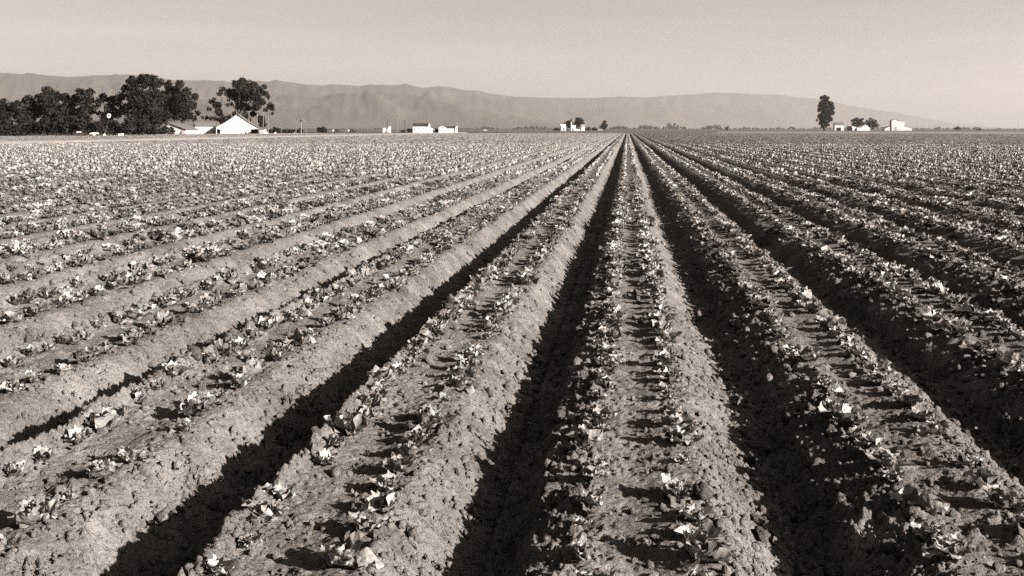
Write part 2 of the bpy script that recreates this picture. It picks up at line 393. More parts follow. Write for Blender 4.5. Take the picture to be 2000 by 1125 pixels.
# ------------------------------------------------------------------ hills
def hill_mesh(prof, zc, zspan, rough, seed):
    pxs = np.linspace(-500, 2500, 600)
    ridge = np.interp(pxs, [p[0] for p in prof], [p[1] for p in prof])
    rows = np.linspace(0, 1, 44)
    V = []
    for t in rows:
        d = zc(pxs) + (t - 0.6)*zspan
        hr = np.maximum((HZ - ridge)/F*zc(pxs) + CAMZ - GZ, 0)
        if t <= 0.6: s = math.sin(t/0.6*math.pi/2)**1.2
        else: s = math.cos((t-0.6)/0.4*math.pi/2)
        ang = (pxs-1000)/F
        X = RT.x*ang*d + FW.x*d; Y = RT.y*ang*d + FW.y*d
        n = pn(pxs/95, t*4+pxs/300, seed)*0.22 + pn(pxs/36 + t*1.5, t*5, seed+1)*0.14 + pn(pxs/15 - t, t*9, seed+2)*0.09
        k = 1.0 + n*rough*(1 - math.exp(-((t-0.6)/0.2)**2)) * (1 if t < 0.6 else 0.3)
        Z = GZ - 4.0 + hr*s*k + pn(pxs/13, pxs*0+0.3, seed+9)*hr*0.007*s
        V.append(np.stack([X, Y, Z], -1))
    V = np.array(V); n, m = V.shape[:2]
    idx = np.arange(n*m).reshape(n, m)
    return np_mesh('hills', V.reshape(-1, 3), [np.stack([idx[:-1, :-1], idx[:-1, 1:], idx[1:, 1:], idx[1:, :-1]], -1).reshape(-1, 4)], smooth=True)
back = [(-500,150),(-150,146),(0,142),(60,145),(130,150),(200,147),(250,145),(300,152),(340,157),(380,157),(440,160),(520,160),(560,159),(600,165),(630,167),
        (650,164),(680,166),(700,168),(722,165),(745,166),(790,166),(830,172),(855,168),(880,170),(905,176),(930,176),(960,183),(1000,188),(1040,190),
        (1100,191),(1170,191),(1215,189),(1260,190),(1300,187),(1330,186),(1400,181),(1450,183),(1520,185),(1560,190),(1600,193),(1660,206),(1760,222),
        (1850,238),(1950,249),(2050,252),(2500,252)]
front = [(-500,215),(0,205),(300,200),(480,190),(560,186),(620,190),(650,182),(685,181),(710,184),(748,178),(775,183),(825,187),(850,194),(877,202),(912,212),
         (960,217),(1010,226),(1080,238),(1150,246),(1250,252),(2500,252)]
o = link_mesh('hills', hill_mesh(back, lambda p: 13500 + np.clip(p, 0, 1900)*3.0 + np.clip(p-1000, 0, 900)*7.5, 5000, 1.0, 21), HILL); tag(o, 'long hazy ridge of hills across the horizon', kind='structure')
o = link_mesh('foothills', hill_mesh(front, lambda p: 10800 + np.clip(p, 0, 2000)*1.0, 3200, 1.3, 51), HILL); tag(o, 'slightly darker lower foothills in front of the long ridge', kind='structure')

# ------------------------------------------------------------------ haze
hz = MB().box(-30000, 30000, -30000, 30000, -6.5, 1000).build('haze', None)
hm = bpy.data.materials.new('valley_haze'); hm.use_nodes = True; hn = hm.node_tree; hn.nodes.clear()
ho = hn.nodes.new('ShaderNodeOutputMaterial'); hv = hn.nodes.new('ShaderNodeVolumePrincipled')
hv.inputs['Color'].default_value = (0.62, 0.62, 0.62, 1); hv.inputs['Density'].default_value = HAZE_DENSITY; hv.inputs['Anisotropy'].default_value = 0.3
hn.links.new(hv.outputs[0], ho.inputs['Volume'])
hz.data.materials.append(hm); tag(hz, 'thin pale haze filling the valley air', kind='stuff')

# ------------------------------------------------------------------ buildings
def face_root(name, px, z, yaw=0.0):
    """an Empty on the plain; local x runs to the right across the view, local y away from it, turned by yaw"""
    p = at(px, z); d = Vector((p.x, p.y, 0)).normalized()
    return empty(name, p, math.atan2(d.y, d.x) - math.pi/2 + R(yaw))
def rect_part(name, mat, parent, x0, x1, z0, z1, y=-0.03, d=0.06):
    return MB().box(x0, x1, y, y+d, z0, z1).build(name, mat, parent)

# the big white barn with lean-to aisles
Z = 284; s = Z/F
b = face_root('barn', 463, Z, -4)
tag(b, 'large white gabled barn with flared roof and dark openings at both sides', 'barn')
X = lambda px: (px-463)*s
H = lambda py: (263.2-py)*s
wall = [(X(431), 0), (X(489), 0), (X(489), H(253)), (X(503.5), H(251.5)), (X(503.5), H(250)), (X(485), H(240)), (X(476), H(233.5)), (X(463), H(224.4)), (X(448), H(235)), (X(438), H(241.5)), (X(424), H(248.5)), (X(424), H(252)), (X(431), H(253))]
MB().prism_y(wall, 0, 11).build('wall', WHITE, b)
MB().box(X(423.6), X(424.4), 0, 11, 0, H(252)).box(X(502.6), X(503.4), 0, 11, 0, H(252)).box(X(424.4), X(502.6), 10.6, 10.9, 0, H(253)).build('aisle_wall', WHITE, b)
rf = MB()
for a, c in zip([(422,249.3),(438,241),(448,234.4)], [(438,241),(448,234.4),(463,223.8)]): rf.slab_y(X(a[0]), H(a[1]), X(c[0]), H(c[1]), -0.25, 11.2, 0.14)
rf.build('roof', SHINGLE, b)
rf = MB()
for a, c in zip([(463,223.8),(476,232.9),(485,239.4)], [(476,232.9),(485,239.4),(506,251.2)]): rf.slab_y(X(a[0]), H(a[1]), X(c[0]), H(c[1]), -0.25, 11.2, 0.14)
rf.build('roof', SHINGLE, b)
rect_part('door', DARK, b, X(425.2), X(430.6), 0, H(254), 2.5, 0.1)
rect_part('door', DARK, b, X(489.5), X(502), 0, H(253.4), 2.5, 0.1)
for cx, cy in ((460.4, 229.2), (464.6, 229.2), (462.7, 226.6)): rect_part('vent', DARK, b, X(cx)-0.11, X(cx)+0.11, H(cy)-0.11, H(cy)+0.11)
for cx in (440, 452, 466, 478): rect_part('batten', WHITE, b, X(cx)-0.04, X(cx)+0.04, 0.02, H(245), -0.035, 0.05)

# eave-on shed between barn and gabled shed
Z = 288; s = Z/F
b = face_root('shed', 402.5, Z, 5); X = lambda px: (px-402.5)*s; H = lambda py: (262.8-py)*s
tag(b, 'long white shed with plain grey roof, just left of the big barn', 'shed')
D = 5.0
MB().prism_x([(0, 0), (D, 0), (D, H(246.5)), (D/2, H(239)), (0, H(246.5))], X(382), X(422)).build('wall', WHITE, b)
MB().slab_x(-0.25, H(247), D/2, H(238.6), X(381.3), X(423), 0.12).build('roof', SHINGLE, b)
MB().slab_x(D+0.25, H(247), D/2, H(238.6), X(381.3), X(423), 0.12).build('roof', SHINGLE, b)
rect_part('door', PALE, b, X(404.2), X(405.6), 0, H(249.5)); rect_part('door', PALE, b, X(415.4), X(416.1), 0, H(257))
rect_part('corner_board', WHITE, b, X(382)-0.03, X(383.2), 0, H(246.8)); rect_part('corner_board', WHITE, b, X(420.8), X(422)+0.03, 0, H(246.8))

# gabled shed with sloping roof at the left, low lean-to
Z = 276; s = Z/F
b = face_root('shed', 343, Z, -27); X = lambda px: (px-343)*s*1.12; H = lambda py: (264-py)*s
tag(b, 'white gabled shed with wide grey roof, behind the dark bushes', 'shed')
MB().prism_y([(X(326), 0), (X(362), 0), (X(362), H(254)), (X(334), H(243)), (X(326), H(247))], 0, 7).build('wall', WHITE, b)
MB().slab_y(X(324.5), H(247.6), X(334), H(242.6), -0.3, 7.3).build('roof', SHINGLE, b)
MB().slab_y(X(334), H(242.6), X(364), H(254.4), -0.3, 7.3).build('roof', SHINGLE, b)
rect_part('door', PALE, b, X(336), X(340), 0, H(253))
Z = 290; s = Z/F
b = face_root('lean_to', 371, Z, 6); X = lambda px: (px-371)*s; H = lambda py: (262.7-py)*s
tag(b, 'low white lean-to with grey roof between the two sheds', 'shed')
MB().prism_x([(0, 0), (4, 0), (4, H(247.5)), (0, H(254.5))], X(360.5), X(381.5)).build('wall', WHITE, b)
MB().slab_x(-0.2, H(254.9), 4.1, H(247), X(360), X(381.7)).build('roof', SHINGLE, b)
rect_part('door', DARK, b, X(373), X(376), 0, H(257))
# straw stack
Z = 268; s = Z/F
b = face_root('straw_stack', 356, Z); tag(b, 'rounded grey straw stack leaning by the gabled white shed', 'straw stack')
pts = []
for i in range(6): pts.append((0, 0, i*0.24))
MB().tube([(0, 0.6, 0), (0.03, 0.6, 0.4), (0.1, 0.6, 0.8), (0.18, 0.6, 1.05), (0.22, 0.6, 1.2)], [0.75, 0.72, 0.55, 0.32, 0.1], 12).build('stack', STRAW, b, True)
MB().tube([(0.22, 0.6, 1.1), (0.22, 0.6, 1.45)], [0.03, 0.03], 5).build('pole', POLE, b)

# small shed right of the barn
Z = 281; s = Z/F
b = face_root('shed', 513, Z, 3); X = lambda px: (px-513)*s; H = lambda py: (263.3-py)*s
tag(b, 'small pale shed with flat grey roof against right side of barn', 'shed')
MB().box(X(506), X(520.3), 0, 3, 0, H(252.6)).build('wall', PALE, b)
MB().prism_x([(-0.3, H(252.4)), (3.2, H(249.6)), (3.2, H(248.6)), (-0.3, H(251.4))], X(504), X(521)).build('roof', SHINGLE, b)
rect_part('door', WHITE, b, X(515.5), X(519.3), 0.02, H(253.5)); rect_part('door', PALE, b, X(508), X(513.5), 0.02, H(253.5))
b = face_root('bin', 521.8, 279); tag(b, 'small white bin beside the pale shed right of barn', 'bin')
MB().box(-0.25, 0.25, 0, 0.5, 0, 0.62).build('body', WHITE, b); MB().prism_x([(-0.05, 0.62), (0.55, 0.74), (0.55, 0.78), (-0.05, 0.66)], -0.29, 0.29).build('lid', PALE, b)

# yard things in front of the barn
b = face_root('crate', 468, 272); tag(b, 'white crate standing before the barn wall', 'crate')
MB().box(-0.24, 0.24, 0, 0.45, 0, 0.5).build('body', WHITE, b)
for zz in (0.05, 0.2, 0.35): rect_part('slat', WHITE, b, -0.25, 0.25, zz, zz+0.1, -0.02, 0.02)
b = face_root('farm_wagon', 476, 274); tag(b, 'low farm wagon with pale bed before the barn wall', 'wagon')
MB().box(-0.85, 0.85, 0, 1.0, 0.36, 0.46).build('bed', WHITE, b)
MB().box(0.1, 0.7, 0.2, 0.8, 0.46, 0.75).build('load', IRON, b)
for wx in (-0.55, 0.55):
    MB().tube([(wx, -0.03, 0.27), (wx, 0.05, 0.27)], [0.26, 0.26], 10).build('wheel', IRON, b)
    MB().tube([(wx, 0.95, 0.27), (wx, 1.03, 0.27)], [0.26, 0.26], 10).build('wheel', IRON, b)
b = face_root('drum', 537, 272); tag(b, 'white drum standing alone in the yard right of the pale shed', 'drum')
MB().tube([(0, 0, 0), (0, 0, 0.58)], [0.29, 0.29], 12).build('body', WHITE, b); MB().tube([(0, 0, 0.58), (0, 0, 0.62)], [0.3, 0.3], 12).build('rim', PALE, b)
b = tag(MB().tube([(0, 0, 0), (-0.62, 0.1, 1.05)], [0.05, 0.04], 6).build('leaning_post', POLE), 'thin grey post leaning left near the white drum', 'post'); b.location = at(541.5, 276)
b = MB().prism_y([(-0.3, 0.0), (-0.18, 0.0), (0.3, 0.72), (0.22, 0.78)], 0, 0.06).build('board', WHITE); tag(b, 'short white board leaning beside a thin pole', 'board'); b.location = at(574.5, 276)
b = tag(MB().tube([(0, 0, 0), (0, 0, 0.35)], [0.06, 0.05], 6).build('marker_stake', WHITE), 'small white stake at field edge below the long white shed', 'stake'); b.location = at(431.5, 222)
b = face_root('harrow', 549, 278); tag(b, 'low iron harrow lying in the yard between the poles', 'harrow')
MB().box(-0.45, 0.45, 0, 0.05, 0.2, 0.27).box(-0.45, 0.45, 0.6, 0.65, 0.2, 0.27).build('frame', METAL, b)
for k in range(5): MB().tube([(-0.4+k*0.2, 0.02, 0), (-0.4+k*0.2, 0.02, 0.24)], [0.02, 0.03], 5).build('tine', IRON, b)

# utility poles: px, base depth, top py, radius, arms, material, label
def pole(px, Zp, top, label, rad=0.12, arms=(), mat=POLE, box=False, group='utility poles beyond the field'):
    r_ = face_root('utility_pole', px, Zp); tag(r_, label, 'pole', group)
    sz = Zp/F; hgt = (HZ - top)*sz + CAMZ - GZ
    MB().tube([(0, 0, 0), (0, 0, hgt*0.5), (0, 0, hgt)], [rad, rad*0.9, rad*0.75], 7).build('post', mat, r_)
    for za, w in arms:
        MB().box(-w, w, -rad-0.1, -rad, hgt-za-0.1, hgt-za).build('crossarm', mat, r_)
        for xi in (-w*0.9, -w*0.4, w*0.4, w*0.9):
            MB().tube([(xi, -rad-0.05, hgt-za), (xi, -rad-0.05, hgt-za+0.16)], [0.04, 0.03], 5).build('insulator', METAL, r_)
    if box:
        MB().tube([(0, -rad-0.28, hgt-0.95), (0, -rad-0.28, hgt-0.25)], [0.2, 0.2], 8).build('transformer', IRON, r_)
    return r_
pole(486, 262, 217, 'tallest pale pole standing before the right slope of the barn', 0.13, [(0.15, 0.5)])
pole(502, 299, 217.5, 'pale pole rising behind right corner of the barn roof', 0.11, [(0.15, 0.55)])
pole(514, 292, 217.5, 'pale pole rising directly behind the small pale shed', 0.11)
pole(523.5, 292, 218, 'pale pole just right of the small pale shed', 0.10)
pole(549, 330, 243, 'short faint pole before the dark windbreak', 0.09)
pole(578, 300, 241.5, 'short pale pole beside the leaning white board', 0.10)
pole(588, 296, 231, 'pale pole with wide dark crossarms and a transformer', 0.16, [(0.9, 1.15), (0.35, 0.6)], POLE, True)
pole(598, 420, 238, 'thin faint pole right of the transformer pole', 0.08)
pole(640, 430, 240, 'thin faint pole by the round bush right of windbreak', 0.08)
pole(675, 440, 241, 'thin pale pole between the two dark cars', 0.08)
pole(756.5, 400, 232.5, 'dark pole before the tiny white house', 0.13, [(0.1, 0.5)], POLED)
pole(776.5, 430, 231, 'pale pole with crossarm, left of the white farmhouse', 0.12, [(0.15, 0.7)])
pole(790.5, 430, 233, 'dark pole midway between tiny house and farmhouse', 0.11, [(0.15, 0.4)], POLED)
pole(893, 450, 232, 'thin faint pole at the right end of long white house', 0.07)
pole(977, 520, 214, 'tall thin faint pole right of the white houses', 0.09)
pole(1154, 860, 241, 'pale post between the bushes of the middle farm', 0.16)
pole(1701, 960, 229.5, 'pale pole before the round trees of the right farm', 0.18)
pole(1988, 900, 240, 'thin faint pole at the far right edge', 0.12)

# vehicles
def car(px, Zc, lab, body, cabm, yaw=0, flip=1, L=3.0, hh=1.35):
    c = face_root('parked_car', px, Zc, yaw); tag(c, lab, 'car', 'cars parked beyond the field')
    k = flip
    MB().prism_y([(k*-L/2, 0.35), (k*L/2, 0.35), (k*L/2, 0.78), (k*0.15*L, 0.9), (k*-L/2, 0.85)], 0, 1.5).build('body', body, c)
    MB().prism_y([(k*-0.42*L, 0.85), (k*0.17*L, 0.88), (k*0.08*L, hh), (k*-0.36*L, hh)], 0.1, 1.4).build('cabin', cabm, c)
    for wx in (-0.32*L, 0.32*L):
        for wy in (-0.05, 1.45):
            MB().tube([(wx, wy, 0.33), (wx, wy+0.12, 0.33)], [0.33, 0.33], 10).build('wheel', IRON, c)
    rect_part('window', GLASS, c, min(k*-0.3*L, k*0.05*L), max(k*-0.3*L, k*0.05*L), 0.95, hh-0.1, 0.075, 0.03)
    return c
car(659, 395, 'dark car with pale rear, leftmost of those beyond the field', CARD, CARD, 8, 1, 2.6)
MB().box(-1.75, -0.9, 0.2, 1.3, 0.5, 1.15).build('cargo', WHITE, bpy.data.objects['parked_car'])
c = car(689, 395, 'dark car with pale box on its tail, left of tiny house', CARD, CARD, 4, 1, 2.6)
MB().box(-1.75, -0.9, 0.2, 1.3, 0.55, 1.2).build('cargo', WHITE, c)
car(948, 700, 'small white car on the far road right of the houses', CARW, CARW, 0, 1, 2.8, 1.2)
car(157, 186, 'pale low car half hidden at the foot of the orchard trees', CARD, CARW, 0, 1, 1.6, 1.05)
car(184, 185, 'white car at the orchard edge, right of the low pale car', CARW, CARD, 0, -1, 1.5, 1.0)

# far houses, middle left
def window(parent, x, z, w, h, y=-0.03):
    f = rect_part('window', DARKROOF, parent, x-w/2, x+w/2, z-h/2, z+h/2, y, 0.06)
    MB().box(x-w/2+0.06, x+w/2-0.06, y-0.02, y-0.005, z-h/2+0.06, z+h/2-0.06).build('pane', GLASS, f)
Z = 440; s = Z/F
b = face_root('house', 756, Z); X = lambda px: (px-756)*s; H = lambda py: (259.1-py)*s
tag(b, 'tiny white house with raised right gable behind a dark pole', 'house')
MB().box(X(748), X(760), 0, 3, 0, H(250)).build('wall', WHITE, b)
MB().prism_y([(X(757), 0), (X(763.4), 0), (X(763.4), H(248)), (X(761), H(246.6)), (X(757), H(250.5))], -0.4, 3).build('wall', WHITE, b)
MB().slab_y(X(756.6), H(250.4), X(761), H(246.3), -0.5, 3.2, 0.1).slab_y(X(761), H(246.3), X(764), H(248.4), -0.5, 3.2, 0.1).build('roof', WHITE, b)
MB().slab_x(-0.1, H(250), 3.1, H(249.3), X(747.6), X(757), 0.1).build('roof', PALE, b)
rect_part('door', DARK, b, X(752), X(754), 0, H(256.5))
b = face_root('farmhouse', 828, Z); X = lambda px: (px-828)*s; H = lambda py: (259.1-py)*s
tag(b, 'white farmhouse with dark roof ridge and sloping right wing', 'house')
MB().prism_x([(0, 0), (7, 0), (7, H(246.6)), (4, H(241.5)), (0, H(246.6))], X(806.5), X(838)).build('wall', WHITE, b)
MB().slab_x(-0.2, H(246.9), 4, H(241), X(806.5), X(836.5), 0.12).build('roof', DARKROOF, b)
MB().slab_x(7.2, H(246.9), 4, H(241), X(806.5), X(836.5), 0.12).build('roof', DARKROOF, b)
MB().prism_y([(X(835), H(247)), (X(841.5), H(247)), (X(838.6), H(240.4))], -0.3, 5).build('gable', WHITE, b)
MB().prism_y([(X(838), 0), (X(849.5), 0), (X(849.5), H(252)), (X(838), H(246.8))], 0, 5).build('wing', WHITE, b)
MB().slab_y(X(838.3), H(246.4), X(851), H(252.4), -0.2, 5.2).build('roof', DARKROOF, b)
for wx, wz in ((810, 253.6), (817.5, 251.5), (827.3, 250.2), (846, 253.2)): window(b, X(wx), H(wz), 0.5, 0.45)
b = face_root('house', 875, Z); X = lambda px: (px-875)*s; H = lambda py: (259.1-py)*s
tag(b, 'long low white house with gables at both ends, right of farmhouse', 'house')
MB().prism_y([(X(857), 0), (X(872), 0), (X(872), H(250.5)), (X(863.8), H(246.4)), (X(857), H(250.5))], -1.0, 5).build('wall', WHITE, b)
MB().slab_y(X(856.5), H(250.7), X(863.8), H(246.1), -1.1, 5.1, 0.1).slab_y(X(863.8), H(246.1), X(872.5), H(250.7), -1.1, 5.1, 0.1).build('roof', WHITE, b)
MB().prism_x([(0, 0), (4, 0), (4, H(250.5)), (2, H(247)), (0, H(250.5))], X(872), X(892)).build('wall', WHITE, b)
MB().slab_x(-0.15, H(250.7), 2, H(246.7), X(872.6), X(890), 0.1).slab_x(4.15, H(250.7), 2, H(246.7), X(872.6), X(890), 0.1).build('roof', DARKROOF, b)
MB().prism_y([(X(889), 0), (X(893.5), 0), (X(893.5), H(246.8)), (X(891.8), H(246.2)), (X(889), H(250))], -0.3, 4).build('wall', WHITE, b)
window(b, X(864.5), H(249.5), 0.4, 0.45, -1.03)

# middle farm
Z = 880; s = Z/F
def small_house(name, lab, px, Zc, w, eave, ridge, dpt, roofm=WHITE, wallm=WHITE, hip=False, door=None, cat='house'):
    sz = Zc/F; r_ = face_root(name, px, Zc, 0 if px < 1000 else 9); tag(r_, lab, cat)
    w2 = w*sz/2; e = eave*sz; rr = ridge*sz
    MB().prism_x([(0, 0), (dpt, 0), (dpt, e), (dpt/2, rr), (0, e)], -w2, w2).build('wall', wallm, r_)
    MB().slab_x(-0.25, e-0.05, dpt/2, rr, -w2-0.3, w2+0.3, 0.15).build('roof', roofm, r_)
    MB().slab_x(dpt+0.25, e-0.05, dpt/2, rr, -w2-0.3, w2+0.3, 0.15).build('roof', roofm, r_)
    if door: rect_part('door', DARK, r_, (door[0])*sz, (door[1])*sz, 0, door[2]*sz)
    return r_
b = small_house('house', 'white house at the left end of middle farm', 1100.5, 880, 9, 8, 12.5, 5, door=(-1.0, 1.0, 6))
small_house('house', 'white house in the middle of the far farm, under round tree', 1120.5, 890, 7.5, 8.5, 10.5, 4, door=(-3.5, -0.2, 5))
small_house('water_house', 'narrow bright white building under a flat pale roof, middle farm', 1139, 875, 6.5, 8.5, 12, 4, PALE, cat='building')
b = face_root('water_tower', 1115.7, 890); tag(b, 'thin white tower with dark cap among middle farm trees', 'tower')
MB().tube([(0, 0, 0), (0, 0, 7.2)], [0.75, 0.5], 8).build('shaft', WHITE, b)
MB().tube([(0, 0, 8.0), (0, 0, 9.2), (0, 0, 9.9)], [0.65, 0.7, 0.2], 10).build('tank', IRON, b)
for k in range(4): MB().tube([(0.45*math.cos(k*1.571+0.78), 0.45*math.sin(k*1.571+0.78), 7.1), (0.5*math.cos(k*1.571+0.78), 0.5*math.sin(k*1.571+0.78), 8.1)], [0.06, 0.06], 5).build('leg', IRON, b)
b = small_house('shed', 'low pale shed at the foot of the white middle farm houses', 1129, 870, 8, 1.6, 2.4, 3, cat='shed')
b = small_house('shed', 'low pale shed right of the dark bushes by middle farm', 1172, 930, 10, 1.2, 2.2, 3, PALE, PALE, cat='shed')

# right farm
Z = 1000
b = small_house('house', 'small white house with grey roof beside the tall tree', 1639, Z, 17, 11, 16, 7, SHINGLE, cat='house')
rect_part('door', DARK, b, -5.5*Z/F, 3.5*Z/F, 0, 6*Z/F)
s = Z/F
b = face_root('shed', 1659, Z); tag(b, 'small dark shed between white house and low white building', 'shed')
MB().box(-2.2, 2.2, 0, 3, 0, 3.6).build('wall', POLED, b); MB().slab_x(-0.2, 3.6, 3.2, 4.1, -2.4, 2.4).build('roof', DARKROOF, b); rect_part('door', DARK, b, -1.2, 0.4, 0, 2.4)
b = face_root('shed', 1684, Z, 12); X = lambda px: (px-1684)*s; H = lambda py: (255.1-py)*s
tag(b, 'low white building with off-centre gable before the round trees', 'building')
MB().prism_y([(X(1674), 0), (X(1699), 0), (X(1699), H(250)), (X(1691), H(243.4)), (X(1682), H(249)), (X(1674), H(250))], 0, 8).build('wall', WHITE, b)
MB().prism_x([(1, 0), (6, 0), (6, H(247.5)), (1, H(249.5))], X(1666), X(1674)).build('wing', WHITE, b)
MB().slab_y(X(1673.5), H(250.1), X(1691), H(243), -0.2, 8.2).build('roof', WHITE, b); MB().slab_y(X(1691), H(243), X(1699.8), H(250.1), -0.2, 8.2).build('roof', WHITE, b)
b = face_root('barn', 1754, Z, 9); X = lambda px: (px-1754)*s; H = lambda py: (255.1-py)*s
tag(b, 'tall white barn with raised centre and low side aisles, far right', 'barn')
MB().prism_y([(X(1742), 0), (X(1766), 0), (X(1766), H(237)), (X(1757), H(236.3)), (X(1749), H(232.8)), (X(1742), H(236))], 0, 12).build('wall', WHITE, b)
MB().prism_y([(X(1729), 0), (X(1742), 0), (X(1742), H(245.5)), (X(1729), H(252))], 0.6, 12).build('aisle', WHITE, b)
MB().prism_y([(X(1766), 0), (X(1780), 0), (X(1780), H(250.5)), (X(1766), H(247))], 0.6, 12).build('aisle', WHITE, b)
MB().slab_y(X(1741), H(236.2), X(1749), H(232.5), -0.3, 12.3).slab_y(X(1749), H(232.5), X(1757), H(236), -0.3, 12.3).slab_y(X(1757), H(236), X(1766.6), H(236.7), -0.3, 12.3).build('roof', WHITE, b)
MB().slab_y(X(1728.4), H(252), X(1742), H(245.2), 0.4, 12.3).build('roof', WHITE, b); MB().slab_y(X(1766), H(246.7), X(1780.6), H(250.3), 0.4, 12.3).build('roof', WHITE, b)
rect_part('door', PALE, b, X(1747.5), X(1751.5), 0, H(248.5))

# small wind pump and the pale things glimpsed under the left trees
b = face_root('wind_pump', 212.6, 203); tag(b, 'small wind pump with round white wheel among the left trees', 'wind pump')
hw = (HZ-226)*203/F + CAMZ - GZ
for sx, sy in ((-1, -1), (1, -1), (1, 1), (-1, 1)): MB().tube([(sx*0.35, sy*0.35+0.4, 0), (0, 0.3, hw-0.1)], [0.035, 0.03], 5).build('leg', POLED, b)
for k in range(14):
    w0 = 2*math.pi*k/14; w1 = w0 + 0.40
    MB().add([(0.17*math.cos(w0), 0, hw+0.19*math.sin(w0)), (0.36*math.cos(w0), 0.0, hw+0.44*math.sin(w0)), (0.36*math.cos(w1), 0.06, hw+0.44*math.sin(w1)), (0.17*math.cos(w1), 0.03, hw+0.19*math.sin(w1)),
              (0.17*math.cos(w0), 0.02, hw+0.19*math.sin(w0)), (0.36*math.cos(w0), 0.02, hw+0.44*math.sin(w0)), (0.36*math.cos(w1), 0.08, hw+0.44*math.sin(w1)), (0.17*math.cos(w1), 0.05, hw+0.19*math.sin(w1))],
             [(0,1,2,3),(7,6,5,4),(0,4,5,1),(1,5,6,2),(2,6,7,3),(3,7,4,0)]).build('blade', WHITE, b)
MB().tube([(0, -0.05, hw), (0, 0.5, hw)], [0.09, 0.05], 7).build('hub', IRON, b)
for px, dz, hh in ((233.3, 188, 0.62), (239.6, 188, 0.68)):
    b = face_root('hive_box', px, dz); tag(b, 'white upright box under the orchard, ' + ('left' if px < 236 else 'right') + ' one of the pair', 'box', 'white boxes under the orchard')
    MB().box(-0.17, 0.17, 0, 0.35, 0.0, hh).build('body', WHITE, b); MB().box(-0.2, 0.2, -0.03, 0.38, hh, hh+0.04).build('lid', WHITE, b)
b = face_root('tent', 204.5, 187); tag(b, 'small white pointed tent glimpsed under the orchard trees', 'tent')
MB().prism_y([(-0.32, 0.1), (0.32, 0.1), (-0.05, 0.85)], 0, 0.8).build('canvas', WHITE, b); MB().tube([(-0.05, -0.05, 0), (-0.05, -0.05, 0.9)], [0.02, 0.02], 5).build('pole', POLE, b)

# ------------------------------------------------------------------ trees
def leaf_cloud(centres, n_per, q, seed):
    """many small bent leaf clumps through ellipsoid lobes (x, y, z, r)"""
    g = np.random.default_rng(seed)
    P, S = [], []
    for (x, y, z, r) in centres:
        n = max(20, int(n_per * 2.5 * (r/q)**2))
        d = g.normal(size=(n, 3)); d /= np.linalg.norm(d, axis=1)[:, None]
        rad = r*(0.25 + 0.78*g.uniform(0, 1, n)**0.6)
        rad *= 1 + 0.22*np.sin(d[:, 0]*5 + x) * np.cos(d[:, 2]*6 + z)
        P.append(np.array([x, y, z]) + d*rad[:, None]*np.array([1, 1, 0.95])); S.append(g.uniform(0.6, 1.5, n)*q)
    P = np.concatenate(P); S = np.concatenate(S); n = len(P)
    a = g.normal(size=(n, 3)); a /= np.linalg.norm(a, axis=1)[:, None]
    c = np.cross(a, g.normal(size=(n, 3))); c /= np.linalg.norm(c, axis=1)[:, None]
    nn = np.cross(a, c)
    a *= (S*0.62)[:, None]; c *= (S*0.42)[:, None]; nn *= (S*0.18)[:, None]
    V = np.stack([P - a, P + c*0.9 + nn, P + a*1.1, P - c - nn*0.6, ], 1).reshape(-1, 3)
    i = np.arange(n)*4
    return V, [np.stack([i, i+1, i+2], 1), np.stack([i, i+2, i+3], 1)]
tree_seed = 100
def tree(name, lab, px, Zt, lobes, q=0.36, n_per=7.0, mat=FOLI, trunk=None, trad=None, cat='tree', group=None, depth=1.0, limbs=3, lean=0.0):
    """lobes in photograph pixels (px, py, radius) turned into metres at the tree's own distance"""
    global tree_seed; tree_seed += 1
    g = random.Random(tree_seed)
    r_ = face_root(name, px, Zt); tag(r_, lab, cat, group); sz = Zt/F
    C = []
    wmax = max(abs(l[0]-px)+l[2] for l in lobes)*sz
    for (lx, ly, lr) in lobes:
        x = (lx-px)*sz; z = (HZ-ly)*sz + CAMZ - GZ; r = lr*sz
        room = math.sqrt(max(0.05, 1 - min(0.95, abs(x)/max(wmax, 0.1))**2))*wmax*0.5*depth
        y = g.uniform(-1, 1)*room
        C.append((x, y, z, r))
        if r > q*2.5:                                  # break big lobes into uneven bunches
            for _ in range(8):
                w = g.uniform(0, 6.283); e = g.uniform(-0.6, 1.3)
                C.append((x + 0.72*r*math.cos(w)*math.cos(e), y + 0.72*r*math.sin(w), z + 0.72*r*math.sin(e), r*g.uniform(0.24, 0.46)))
    C = [(x, y, max(z, r*0.6+0.1), r) for x, y, z, r in C]
    V, Fc = leaf_cloud(C, n_per, q, tree_seed)
    V[:, 2] = np.maximum(V[:, 2], 0.03)
    link_mesh('crown', np_mesh('crown', V, Fc), mat, r_)
    top = max(c[2] for c in C); low = min(c[2] for c in C)
    tr = trad or max(0.08, top*0.028)
    hgt = top*0.72
    MB().tube([(lean*0, 0, 0), (lean*0.4+tr*0.3, 0, hgt*0.4), (lean*0.8, tr*0.4, hgt*0.75), (lean, 0, hgt)], [tr*1.25, tr*0.9, tr*0.6, tr*0.25], 8).build('trunk', BARK, r_, True)
    big = sorted(C[:], key=lambda c: -c[3])[:limbs]
    for (x, y, z, r) in big:
        if z < 0.8: continue
        z0 = min(hgt*0.8, z*0.55)
        MB().tube([(lean*z0/max(hgt, .1), 0, z0), (x*0.5+lean*0.3, y*0.5, (z0+z)/2), (x, y, z)], [tr*0.55, tr*0.38, tr*0.12], 6).build('limb', BARK, r_, True)
    return r_
TG = 'tall trees behind the orchard'
tree('tall_tree', 'dark tall tree at the extreme left edge of the grove', 8, 214, [(5,206,14),(0,226,18),(20,218,13),(-14,215,16),(8,240,18)], group=TG)
